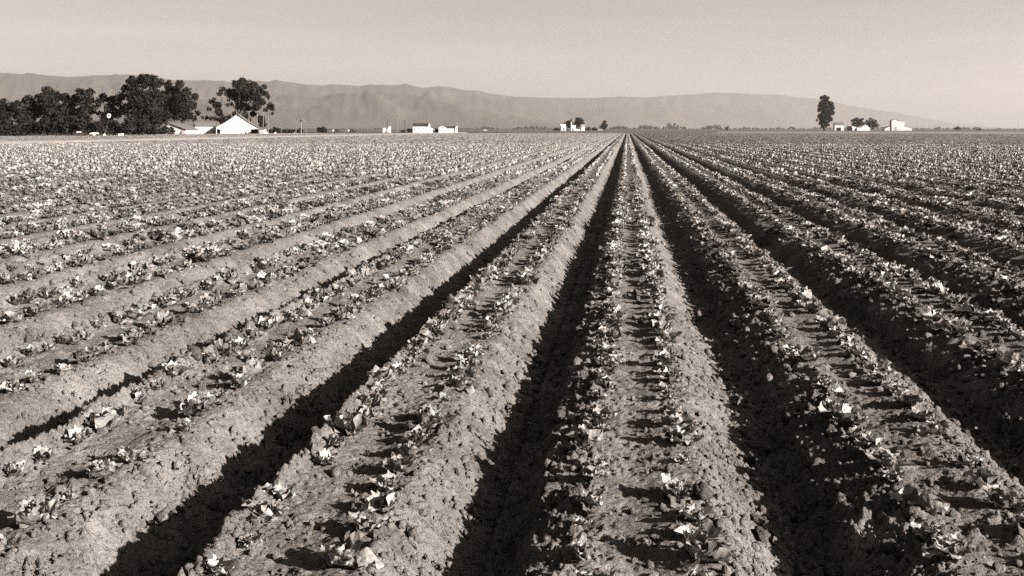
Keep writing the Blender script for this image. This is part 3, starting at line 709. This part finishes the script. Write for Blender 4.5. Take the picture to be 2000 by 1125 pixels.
tree('tall_tree', 'broad dark tree with two humps, second from left edge', 52, 216, [(33,207,12),(56,200,14),(45,226,18),(70,208,13),(62,222,15),(50,242,16)], group=TG)
tree('tall_tree', 'high domed dark tree rising above the left grove', 95, 216, [(94,180,13),(110,190,12),(80,192,11),(95,204,20),(114,214,14),(78,216,12),(98,230,18)], group=TG)
tree('tall_tree', 'low two-humped tree right of the high domed tree', 136, 216, [(127,192,11),(146,196,12),(135,212,15),(150,222,12),(122,222,12),(138,234,14)], group=TG)
tree('tall_tree', 'upright twin-topped tree in the middle of left grove', 166, 215, [(157,183,10),(174,183,10),(165,200,14),(172,216,12),(158,220,11),(166,234,12)], group=TG)
tree('tall_tree', 'thin open tree above the white wind pump wheel', 205, 217, [(202,191,10),(194,199,8),(217,196,9),(213,216,8),(180,197,8),(186,216,6),(205,236,11),(226,205,6),(190,206,8),(214,228,9),(226,190,7),(232,200,5),(196,222,8),(215,210,10),(228,222,10)], group=TG, limbs=4)
tree('tall_tree', 'largest rounded black tree of the left grove', 278, 216, [(262,164,15),(282,158,14),(298,162,15),(250,176,12),(238,190,10),(270,190,24),(298,195,24),(262,214,20),(290,222,22),(244,212,10),(275,238,18),(303,236,14)], group=TG, q=0.36)
tree('tall_tree', 'pointed dark tree leaning on right side of the largest tree', 324, 302, [(312,162,9),(329,166,9),(334,182,14),(320,198,20),(328,220,18),(340,205,14),(318,228,14)], group=TG)
tree('tall_tree', 'ragged dark tree at the right end of left grove', 357, 302, [(351,166,9),(345,182,12),(364,180,10),(379,190,8),(355,203,20),(375,206,10),(385,221,6),(366,224,12),(378,232,6),(348,226,12),(360,190,12)], group=TG, q=0.38)
OG = 'rounded orchard trees along the field edge'
for px, py, r_, adj in ((6,251,17,'at the left edge of the picture'), (36,254,14,'second from the left edge'), (61,249,15,'below the two-humped broad tree'), (86,246,17,'left of the pale spot below the domed tree'),
                   (112,246,18,'below the high domed tall tree'), (140,244,19,'just left of the pale low car'), (166,246,17,'between the two pale cars'), (191,249,14,'left of the small white tent'),
                   (222,248,15,'below the white wind pump wheel'), (252,246,18,'right of the two white boxes'), (279,248,15,'second from the orchard right end'), (300,254,10,'last at the orchard right end')):
    tree('orchard_tree', 'low rounded dark orchard tree ' + adj, px, 193, [(px,py-r_*0.35,r_*0.62),(px-r_*0.55,py+r_*0.05,r_*0.5),(px+r_*0.55,py,r_*0.52),(px,py+r_*0.3,r_*0.6),(px-r_*0.2,py-r_*0.6,r_*0.35),(px+r_*0.3,py-r_*0.5,r_*0.36),(px-r_*0.5,py+r_*0.6,r_*0.4),(px+r_*0.45,py+r_*0.6,r_*0.4)],
         q=0.30, n_per=6, mat=FOLI2, group=OG, cat='tree', limbs=2)
tree('bush', 'dark bush hiding the left part of the gabled white shed', 325, 262, [(312,257,7),(322,254,8),(333,253,6),(337,258,5),(318,262,6),(330,262,5)], q=0.32, n_per=8, cat='bush', limbs=1, trad=0.06)
GB = 'open trees behind the barn'
tree('tall_tree', 'tall open dark tree directly behind the big white barn', 466, 305, [(470,172,15),(461,162,8),(474,158,8),(490,168,12),(455,186,13),(474,190,17),(495,190,15),(507,176,8),(515,169,6),(517,183,7),(510,198,9),(522,190,5),(448,180,7),(500,208,10),(526,208,8),(532,213,4),(530,221,4),(518,214,5),(469,207,11),(484,215,12),(452,203,5),(496,222,8),(508,233,8),(480,232,11),(447,232,8),(512,243,8),(445,205,4),(458,222,6)], group=GB, q=0.38, n_per=6.5, limbs=9, trad=0.4)
tree('tall_tree', 'small crooked tree left of the barn with one flat low branch', 431, 300, [(415,199,7),(424,207,9),(409,213,5),(428,220,8),(418,194,4),(434,176,7),(440,183,4),(428,184,5),(437,172,4),(397,229,3.5),(404,230,4.5),(412,231,5),(420,232,4.5),(427,233,5),(436,236,8),(433,226,6),(443,240,6)], group=GB, q=0.4, n_per=6.5, limbs=8, trad=0.25)
tree('bush', 'round grey bush in the open right of the transformer pole', 629, 420, [(624,253,6),(631,252,6),(636,255,5),(628,257,6)], q=0.5, cat='bush', limbs=1)
tree('bush', 'dark bush between farmhouse and long low white house', 853, 442, [(851,254,3.5),(855,254.5,3.5),(853,257,3.5)], q=0.4, cat='bush', limbs=1)
tree('bush', 'grey bush touching left end of the white farmhouse', 801, 446, [(798,254,3.5),(803,254,3.5),(800,257,3)], q=0.4, cat='bush', limbs=1)
tree('bush', 'grey twiggy bush by the pole between tiny house and farmhouse', 788, 450, [(785,256,2.4),(789,255.5,2.5)], q=0.4, cat='bush', limbs=1)
MG = 'trees of the middle farm'
tree('round_tree', 'dark spreading tree left of the thin white tower', 1109, 895, [(1104,242,4.5),(1110,240,5),(1115,242,5),(1107,246,4),(1113,247,4)], q=0.8, group=MG)
tree('round_tree', 'largest rounded tree of the middle farm, right of tower', 1131, 900, [(1129,235,6),(1134,236,6),(1131,241,7),(1125,240,4),(1138,241,4),(1128,246,4),(1123,244,4)], q=0.8, group=MG)
tree('bush', 'dark bush right of the narrow bright white building', 1147, 878, [(1144,252,3),(1148,251,3.5),(1152,252,3)], q=0.7, cat='bush', limbs=1)
tree('bush', 'dark rounded bush between pale post and low pale shed', 1161, 880, [(1158,252,2.8),(1162,251.5,3.2),(1165,253,2.5)], q=0.7, cat='bush', limbs=1)
tree('bush', 'dark bush at the left end of the middle farm', 1087, 880, [(1083,252.5,2.5),(1087,252,3),(1091,252.5,3)], q=0.7, cat='bush', limbs=1)
tree('round_tree', 'single grey tree right of the middle farm', 1179, 1150, [(1181,238.5,4),(1179,243,5),(1184,245,3.5),(1174,247,4),(1180,249,5)], q=1.0)
tree('tall_poplar', 'tall solitary dark columnar tree at the right', 1610, 1002, [(1611,189,4),(1617,191,3.5),(1605,191,4),(1610,198,8),(1602,200,2.5),(1621,204,7),(1607,207,9),(1625,211,5),(1614,216,11),(1601,215,4.5),(1623,219,7),(1603,228,7),(1613,230,11),(1596,235,2.6),(1620,233,6),(1607,240,8),(1614,243,6),(1608,247,5)], q=0.75, n_per=8, limbs=5, trad=0.8, depth=0.8)
RG = 'round trees of the right farm'
tree('round_tree', 'left round tree behind the low white building', 1672, 1025, [(1667,236,5),(1673,233,4),(1678,238,6),(1683,233,3),(1668,242,5),(1677,244,6),(1684,242,5)], q=1.0, group=RG)
tree('round_tree', 'right spreading grey tree behind the low white building', 1702, 1025, [(1694,239,5),(1701,235,5),(1708,238,5),(1713,244,4),(1705,244,7),(1697,245,6)], q=1.0, group=RG)
tree('bush', 'small dark tree standing out of the far treeline', 1421, 1500, [(1418,250.5,2.5),(1422,248,2.2),(1420,252,3)], q=1.2, cat='tree', limbs=1)
tree('bush', 'round grey bush on the right skyline', 1870, 1300, [(1867,251,3),(1871,250,3.5),(1874,252.5,2.5)], q=1.1, cat='bush', limbs=1)
tree('bush', 'low dark bush near the right edge of skyline', 1911, 1100, [(1908,253.5,1.8),(1912,253.3,2),(1915,254,1.6)], q=0.8, cat='bush', limbs=1)
# far-off wood lines that read as one mass
def treeline(name, lab, runs, Zt, q, seed, mat=FOLI):
    g = np.random.default_rng(seed); C = []
    for x0, x1, top, dens in runs:
        for px in np.arange(x0, x1, dens):
            d = Zt*g.uniform(0.94, 1.08); ph = px + g.uniform(-1, 1)*dens
            hgt = ((HZ-top)*g.uniform(0.45, 1.15))*Zt/F + CAMZ - GZ
            hgt *= float(np.clip(0.5 + 1.1*pn(np.array([px/38.0]), np.array([0.7]), seed)[0] + 0.5*pn(np.array([px/11.0]), np.array([0.2]), seed)[0], 0.05, 1.25))
            hgt = max(1.2, hgt); p = at(ph, d)
            nl = 3
            for k in range(nl):
                C.append((p.x + g.uniform(-.3, .3)*hgt, p.y, GZ + hgt*(0.25+0.25*k), hgt*g.uniform(0.18, 0.34)))
    V, Fc = leaf_cloud(C, 3.0, q, seed); V[:, 2] = np.maximum(V[:, 2], GZ-0.02)
    return tag(link_mesh(name, np_mesh(name, V, Fc), mat), lab, kind='stuff')
treeline('windbreak_trees', 'dark windbreak of thin trees right of the barn', [(526, 556, 244, 1.6), (556, 592, 246, 1.8)], 430, 0.7, 301)
treeline('distant_trees', 'faint band of far-off trees along the skyline', [(596, 760, 249, 2.2), (860, 1095, 247.5, 2.2), (1185, 1260, 243.5, 1.8), (1260, 1420, 243.5, 2.2), (1420, 1600, 246.5, 2.4), (1600, 1780, 248, 2.6), (1780, 2060, 248, 2.4), (-200, 30, 248, 8)], 4800, 4.0, 302)

# ------------------------------------------------------------------ lettuce plants
def leaf_mesh(name, nu, nv, L, W, seed, fold=0.25, curl=0.5):
    g = np.random.default_rng(seed)
    u = np.linspace(0, 1, nu+1); v = np.linspace(-1, 1, nv+1)
    U, Vv = np.meshgrid(u, v, indexing='ij')
    wid = W*0.5*np.maximum(0.12, np.sin(math.pi*(0.02+0.92*U)**0.85)**0.6)
    edge = np.abs(Vv)**2
    jag = 1 + 0.03*g.normal(size=U.shape)*edge
    X = wid*Vv*jag
    tip = np.where(U > 0.95, -0.20*L*np.abs(Vv)**2 + 0.02*L*g.normal(size=U.shape), 0)
    Yl = L*U + tip
    ph = g.uniform(0, 6.28)
    ruf = 0.17*W*edge*np.sin(U*10 + ph + 2.2*np.sign(Vv)) * (0.4+U) + 0.03*W*g.normal(size=U.shape)*edge
    Zl = curl*L*(U**2)*0.35 + fold*W*(np.abs(Vv)**1.6)*(0.5+0.5*U) + ruf
    V = np.stack([X, Yl, Zl], -1).reshape(-1, 3)
    idx = np.arange((nu+1)*(nv+1)).reshape(nu+1, nv+1)
    f = np.stack([idx[:-1, :-1], idx[:-1, 1:], idx[1:, 1:], idx[1:, :-1]], -1).reshape(-1, 4)
    return V, f
LM = []
for k in range(9):
    V, f = leaf_mesh('leaf', 5, 5, 0.076*(1+0.15*math.sin(k*2.1)), 0.058*(1+0.2*math.cos(k*1.7)), 400+k, 0.06+0.07*(k % 3), -0.9+0.45*(k % 4))
    m_ = np_mesh('leaf', V, [f], smooth=True); m_.materials.append(LEAF); LM.append((m_, V, f))
def plant_leaves(g, nl, up=0):
    """transforms of the leaves of one rosette: (variant, Matrix)"""
    out = []; a0 = g.uniform(0, 6.28)
    for i in range(nl):
        t = i/max(1, nl-1)
        az = a0 + i*2.399 + g.uniform(-0.35, 0.35)
        el = R(28 + up + (44-up*0.6)*t + g.uniform(-18, 20))
        sc = (1.05 - 0.42*t)*g.uniform(0.75, 1.15)
        M = Matrix.Rotation(az, 4, 'Z') @ Matrix.Translation((0, 0.012*(1-t), 0.004+0.012*t)) @ Matrix.Rotation(el, 4, 'X') @ Matrix.Rotation(g.uniform(-0.45, 0.45), 4, 'Y') @ Matrix.Scale(sc, 4)
        out.append((g.randrange(len(LM)), M))
    return out
ROWU = 0.155
g = random.Random(5)
near_pts, near_all = [], []
def row_points(b, side, y0, y1, gg, sp=0.205):
    pts = []; y = y0 + gg.uniform(0, sp)
    while y < y1:
        if gg.random() > 0.06: pts.append((y, side*ROWU + gg.gauss(0, 0.014)))
        y += sp*gg.uniform(0.78, 1.22)
    return pts
def to_px(x, y, z):
    d = Vector((x, y, z - CAMZ)); zc = d.dot(FW)
    return (1000 + F*d.dot(RT)/zc, HZ - F*d.z/zc, zc)
YN, YM, YF = 27.0, 84.0, 324.0
P_all = []                                             # plants up to YN
for b_ in range(-20, 16):
    for side in (-1, 1):
        for (y, u) in row_points(b_, side, 1.2, YN, g):
            x = b_*PITCH + X0 + u
            x -= float(wob(np.array([float(b_)]), np.array([y]))[0])
            if x < -0.72*y-1.5 or x > 0.5*y+1.5: continue
            P_all.append((b_, side, x, y))
xs_ = np.array([p[2] for p in P_all]); ys_ = np.array([p[3] for p in P_all])
zs_ = height(xs_, ys_, 0.02)
seen = []
for i, p in enumerate(P_all):
    px, py, zc = to_px(p[2], p[3], zs_[i]+0.04)
    if zc > 0.5 and -18 < px < 2018 and py < 1140: seen.append((zc, i))
seen.sort(); chosen = set(i for _, i in seen[:300])
ORD = 'first second third fourth fifth sixth seventh eighth ninth tenth eleventh twelfth thirteenth fourteenth fifteenth sixteenth seventeenth eighteenth nineteenth'.split()
def ordinal(n):
    if n <= 19: return ORD[n-1]
    t = {2: 'twent', 3: 'thirt', 4: 'fort', 5: 'fift'}[n//10]
    return t + 'ieth' if n % 10 == 0 else t + 'y-' + ORD[n % 10 - 1]
def bed_name(b_):
    if b_ == 0: return 'middle bed'
    n = abs(b_); w = 'left' if b_ < 0 else 'right'
    return ordinal(n) + ' bed ' + w + ' of middle'
cnt = {}
scl = {i: min(1.3, max(0.5, g.gauss(1.0, 0.19)))*min(1.42, max(1.0, 1 + (P_all[i][3]-4.5)*0.06)) for i in range(len(P_all))}
for i in sorted(chosen, key=lambda k: P_all[k][3]):
    b_, side, x, y = P_all[i]
    k = (b_, side); cnt[k] = cnt.get(k, 0) + 1
    root = empty('lettuce_plant', (x, y, float(zs_[i]) - 0.004), g.uniform(0, 6.28))
    sc = scl[i]; root.scale = (sc, sc, sc*g.uniform(0.85, 1.15))
    adj = 'small ' if sc < 0.78 else ('large ' if sc > 1.3 else '')
    tag(root, '%slettuce plant, %s from near end, %s row of %s' % (adj, ordinal(cnt[k]), 'left' if side < 0 else 'right', bed_name(b_)), 'lettuce', 'lettuce plants in the nearest rows')
    for vi, M in plant_leaves(g, g.randint(12, 17)):
        lf = bpy.data.objects.new('leaf', LM[vi][0]); COL.objects.link(lf); lf.parent = root; lf.matrix_local = M

# everything farther: one object of instanced plants
protos = bpy.data.collections.new('lettuce_prototypes')
def joined(nl, leaves, seed, n=1, dx=0.0):
    gg = random.Random(seed); VV, FFs, off = [], [], 0
    for k in range(n):
        sc = gg.uniform(0.75, 1.2); oy = k*dx - (n-1)*dx/2 + gg.uniform(-0.05, 0.05)*(n > 1); ox = gg.gauss(0, 0.015)*(n > 1)
        for vi, M in plant_leaves(gg, nl, 16 if nl < 10 else 0):
            V, f = leaves[vi % len(leaves)]
            A = np.array(M); W = (V @ A[:3, :3].T + A[:3, 3])*sc; W[:, 0] += ox; W[:, 1] += oy
            VV.append(W); FFs.append(f + off); off += len(V)
    me = np_mesh('lettuce', np.concatenate(VV), [np.concatenate(FFs)], smooth=False); me.materials.append(LEAF)
    return me
full = [(V, f) for _, V, f in LM]
low = [leaf_mesh('l', 3, 2, 0.085, 0.07, 500+k, 0.25, 0.5) for k in range(5)]
flat = [leaf_mesh('l', 2, 2, 0.088, 0.070, 520+k, 0.30, 0.2) for k in range(5)]
defs = [('a%d' % k, joined(14, full, 600+k)) for k in range(6)] + [('b%d' % k, joined(8, low, 620+k)) for k in range(6)] + [('c%d' % k, joined(7, flat, 640+k, 4, 0.28)) for k in range(8)]
for nm, me_ in defs:
    me_.polygons.foreach_set('use_smooth', np.ones(len(me_.polygons), bool))
    ob = bpy.data.objects.new('proto_' + nm, me_); protos.objects.link(ob)
Pp, Rr, Ss, Ii = [], [], [], []
for i, p in enumerate(P_all):
    if i in chosen: continue
    Pp.append((p[2], p[3], zs_[i]-0.004)); Rr.append((g.gauss(0, .1), g.gauss(0, .1), g.uniform(0, 6.28))); Ss.append(scl[i]); Ii.append(g.randrange(6))
G = np.random.default_rng(77)
def far_rows(y0, y1, sp, lo, hi, base, nvar, skip, seg):
    for b_ in range(int((FIELD_L+0.6)/PITCH), int((FIELD_R-0.6)/PITCH)):
        xc = b_*PITCH + X0
        if TRACK[0]-0.3 < xc < TRACK[1]+0.3: continue
        ya = max(y0, -xc/0.66 if xc < 0 else xc/0.44); yb = min(y1, float(yend(np.array(xc))) - 1.0)
        if ya >= yb: continue
        for side in (-1, 1):
            n = int((yb-ya)/sp)
            if n < 1: continue
            y = ya + (np.arange(n) + G.uniform(-0.2, 0.2, n))*sp
            k = G.uniform(0, 1, n) > skip; y = y[k]; n = len(y)
            if n == 0: continue
            x = xc + side*ROWU + G.normal(0, 0.014, n) - wob(np.full(n, float(b_)), y)
            Pp.extend(zip(x, y, np.full(n, -0.006)))
            rz = G.uniform(0, 6.28, n) if not seg else G.integers(0, 2, n)*math.pi
            Rr.extend(zip(G.normal(0, .06, n)*(not seg), G.normal(0, .08, n), rz))
            Ss.extend(G.uniform(lo, hi, n)); Ii.extend(base + G.integers(0, nvar, n))
far_rows(YN, YM, 0.23, 0.95, 1.5, 6, 6, 0.06, False)
far_rows(YM, YF, 1.12, 0.85, 1.05, 12, 8, 0.02, True)
pm = bpy.data.meshes.new('lettuce_rows'); pm.vertices.add(len(Pp)); pm.vertices.foreach_set('co', np.array(Pp, np.float32).ravel())
for nm, ty, dat in (('rot', 'FLOAT_VECTOR', np.array(Rr, np.float32)), ('scl', 'FLOAT', np.array(Ss, np.float32)), ('idx', 'INT', np.array(Ii, np.int32))):
    a = pm.attributes.new(nm, ty, 'POINT'); a.data.foreach_set('vector' if ty == 'FLOAT_VECTOR' else 'value', dat.ravel())
rows = link_mesh('lettuce_rows', pm, LEAF); tag(rows, 'endless rows of lettuce plants covering the beds to the far field edge', kind='stuff')
ng = bpy.data.node_groups.new('lettuce_scatter', 'GeometryNodeTree')
ng.interface.new_socket('Geometry', in_out='INPUT', socket_type='NodeSocketGeometry'); ng.interface.new_socket('Geometry', in_out='OUTPUT', socket_type='NodeSocketGeometry')
gi_ = ng.nodes.new('NodeGroupInput'); go_ = ng.nodes.new('NodeGroupOutput')
m2p = ng.nodes.new('GeometryNodeMeshToPoints'); iop = ng.nodes.new('GeometryNodeInstanceOnPoints'); ci = ng.nodes.new('GeometryNodeCollectionInfo')
ci.inputs['Collection'].default_value = protos; ci.inputs['Separate Children'].default_value = True; ci.inputs['Reset Children'].default_value = True
def named(n_, t_):
    a = ng.nodes.new('GeometryNodeInputNamedAttribute'); a.data_type = t_; a.inputs['Name'].default_value = n_
    return [s_ for s_ in a.outputs if s_.enabled and s_.name == 'Attribute'][0]
e2r = ng.nodes.new('FunctionNodeEulerToRotation')
ng.links.new(gi_.outputs[0], m2p.inputs['Mesh']); ng.links.new(m2p.outputs[0], iop.inputs['Points']); ng.links.new(ci.outputs[0], iop.inputs['Instance'])
iop.inputs['Pick Instance'].default_value = True
ng.links.new(named('idx', 'INT'), iop.inputs['Instance Index'])
ng.links.new(named('rot', 'FLOAT_VECTOR'), e2r.inputs[0]); ng.links.new(e2r.outputs[0], iop.inputs['Rotation'])
ng.links.new(named('scl', 'FLOAT'), iop.inputs['Scale']); ng.links.new(iop.outputs[0], go_.inputs[0])
md = rows.modifiers.new('scatter', 'NODES'); md.node_group = ng

# ------------------------------------------------------------------ loose clods
def ico(sub):
    bm = bmesh.new(); bmesh.ops.create_icosphere(bm, subdivisions=sub, radius=1.0)
    V = np.array([v.co[:] for v in bm.verts]); f = np.array([[v.index for v in p.verts] for p in bm.faces]); bm.free()
    return V, f
def clod_shape(sub, seed):
    V, f = ico(sub); q = np.random.default_rng(seed)
    d = 1 + 0.42*pn(V[:, 0]*1.6+seed, V[:, 1]*1.6+V[:, 2]*1.3, seed) + 0.22*pn(V[:, 0]*4+V[:, 2]*2, V[:, 1]*4-V[:, 2], seed+1) + 0.05*q.normal(size=len(V))
    return V*d[:, None]*q.uniform(0.75, 1.15, 3), f
CS = []
for k in range(7):
    V, f = clod_shape(3, 700+k); m_ = np_mesh('soil_clod', V, [f], smooth=True); m_.materials.append(SOIL); CS.append(m_)
def clod_spot():
    """bed index, offset from the bed middle, y: shaded left shoulders, furrow floors, a few on the right shoulders"""
    y = 2.9 + 7.0*g.random()**1.5
    b_ = g.randint(-6, 4); r_ = g.random()
    if r_ < 0.62: u = -0.2 - 0.24*g.random()
    elif r_ < 0.85: u = 0.34 + 0.2*g.random()
    else: u = g.uniform(-0.2, 0.34)
    return b_, u, y
n_ind = 0; tries = 0
while n_ind < 220 and tries < 6000:
    tries += 1
    b_, u, y = clod_spot(); x = b_*PITCH + X0 + u
    px, py, zc = to_px(x, y, -0.1)
    if not (0 < px < 2000 and py < 1120): continue
    r_ = 0.014 + 0.026*g.random()**2.2
    z = float(height(np.array([x]), np.array([y]), 0.03)[0])
    where = ('on the shaded left shoulder of ' if u < -0.13 else ('in the furrow right of ' if u > 0.33 else 'on the top of ')) + ('the ' + bed_name(b_))
    ob = bpy.data.objects.new('soil_clod', CS[n_ind % 7]); COL.objects.link(ob)
    ob.location = (x, y, z + r_*0.35); ob.rotation_euler = (g.uniform(0, 6), g.uniform(0, 6), g.uniform(0, 6)); ob.scale = (r_, r_*g.uniform(0.8, 1.2), r_*g.uniform(0.65, 0.95))
    tag(ob, 'loose soil clod lying ' + where, 'clod', 'soil clods ' + where)
    n_ind += 1
small = [clod_shape(1, 720+k) for k in range(5)] + [clod_shape(2, 730+k) for k in range(3)]
VV, FFs, off = [], [], 0
def scatter_small(n, y0, y1, r0, r1, lo, hi, kinds):
    global off
    y = G.uniform(0, 1, n)**1.3*(y1-y0) + y0
    x = G.uniform(-0.64, 0.42, n)*y
    b_, u = bed_u(x, y)
    keep = G.uniform(0, 1, n) < (0.14 + 0.8*sm(-u, 0.14, 0.24) + 0.35*sm(u, 0.16, 0.26))*(0.45 + 0.9*np.clip(pn(x*2.1, y*2.1, 93)+0.4, 0, 1))
    x, y = x[keep], y[keep]; z = height(x, y, 0.02)
    for i in range(len(x)):
        V, f = small[G.integers(lo, hi)]
        r = r0 + (r1-r0)*G.uniform()**3
        a = G.uniform(0, 6.28); c_, s_ = math.cos(a), math.sin(a)
        W = V*np.array([r, r*G.uniform(0.7, 1.2), r*G.uniform(0.6, 1.0)])
        W = np.stack([W[:, 0]*c_-W[:, 1]*s_ + x[i], W[:, 0]*s_+W[:, 1]*c_ + y[i], W[:, 2] + z[i] + r*0.3], -1)
        VV.append(W); FFs.append(f+off); off += len(V)
scatter_small(34000, 2.8, 6.5, 0.004, 0.020, 0, 5, 0)
scatter_small(1500, 2.8, 7.0, 0.014, 0.032, 5, 8, 0)
scatter_small(16000, 5.5, 16.0, 0.008, 0.035, 0, 5, 0)
me = np_mesh('soil_crumbs', np.concatenate(VV), [np.concatenate(FFs)], smooth=False); 
tag(link_mesh('soil_crumbs', me, SOIL), 'small dry soil crumbs strewn over the bed shoulders and furrows', kind='stuff')
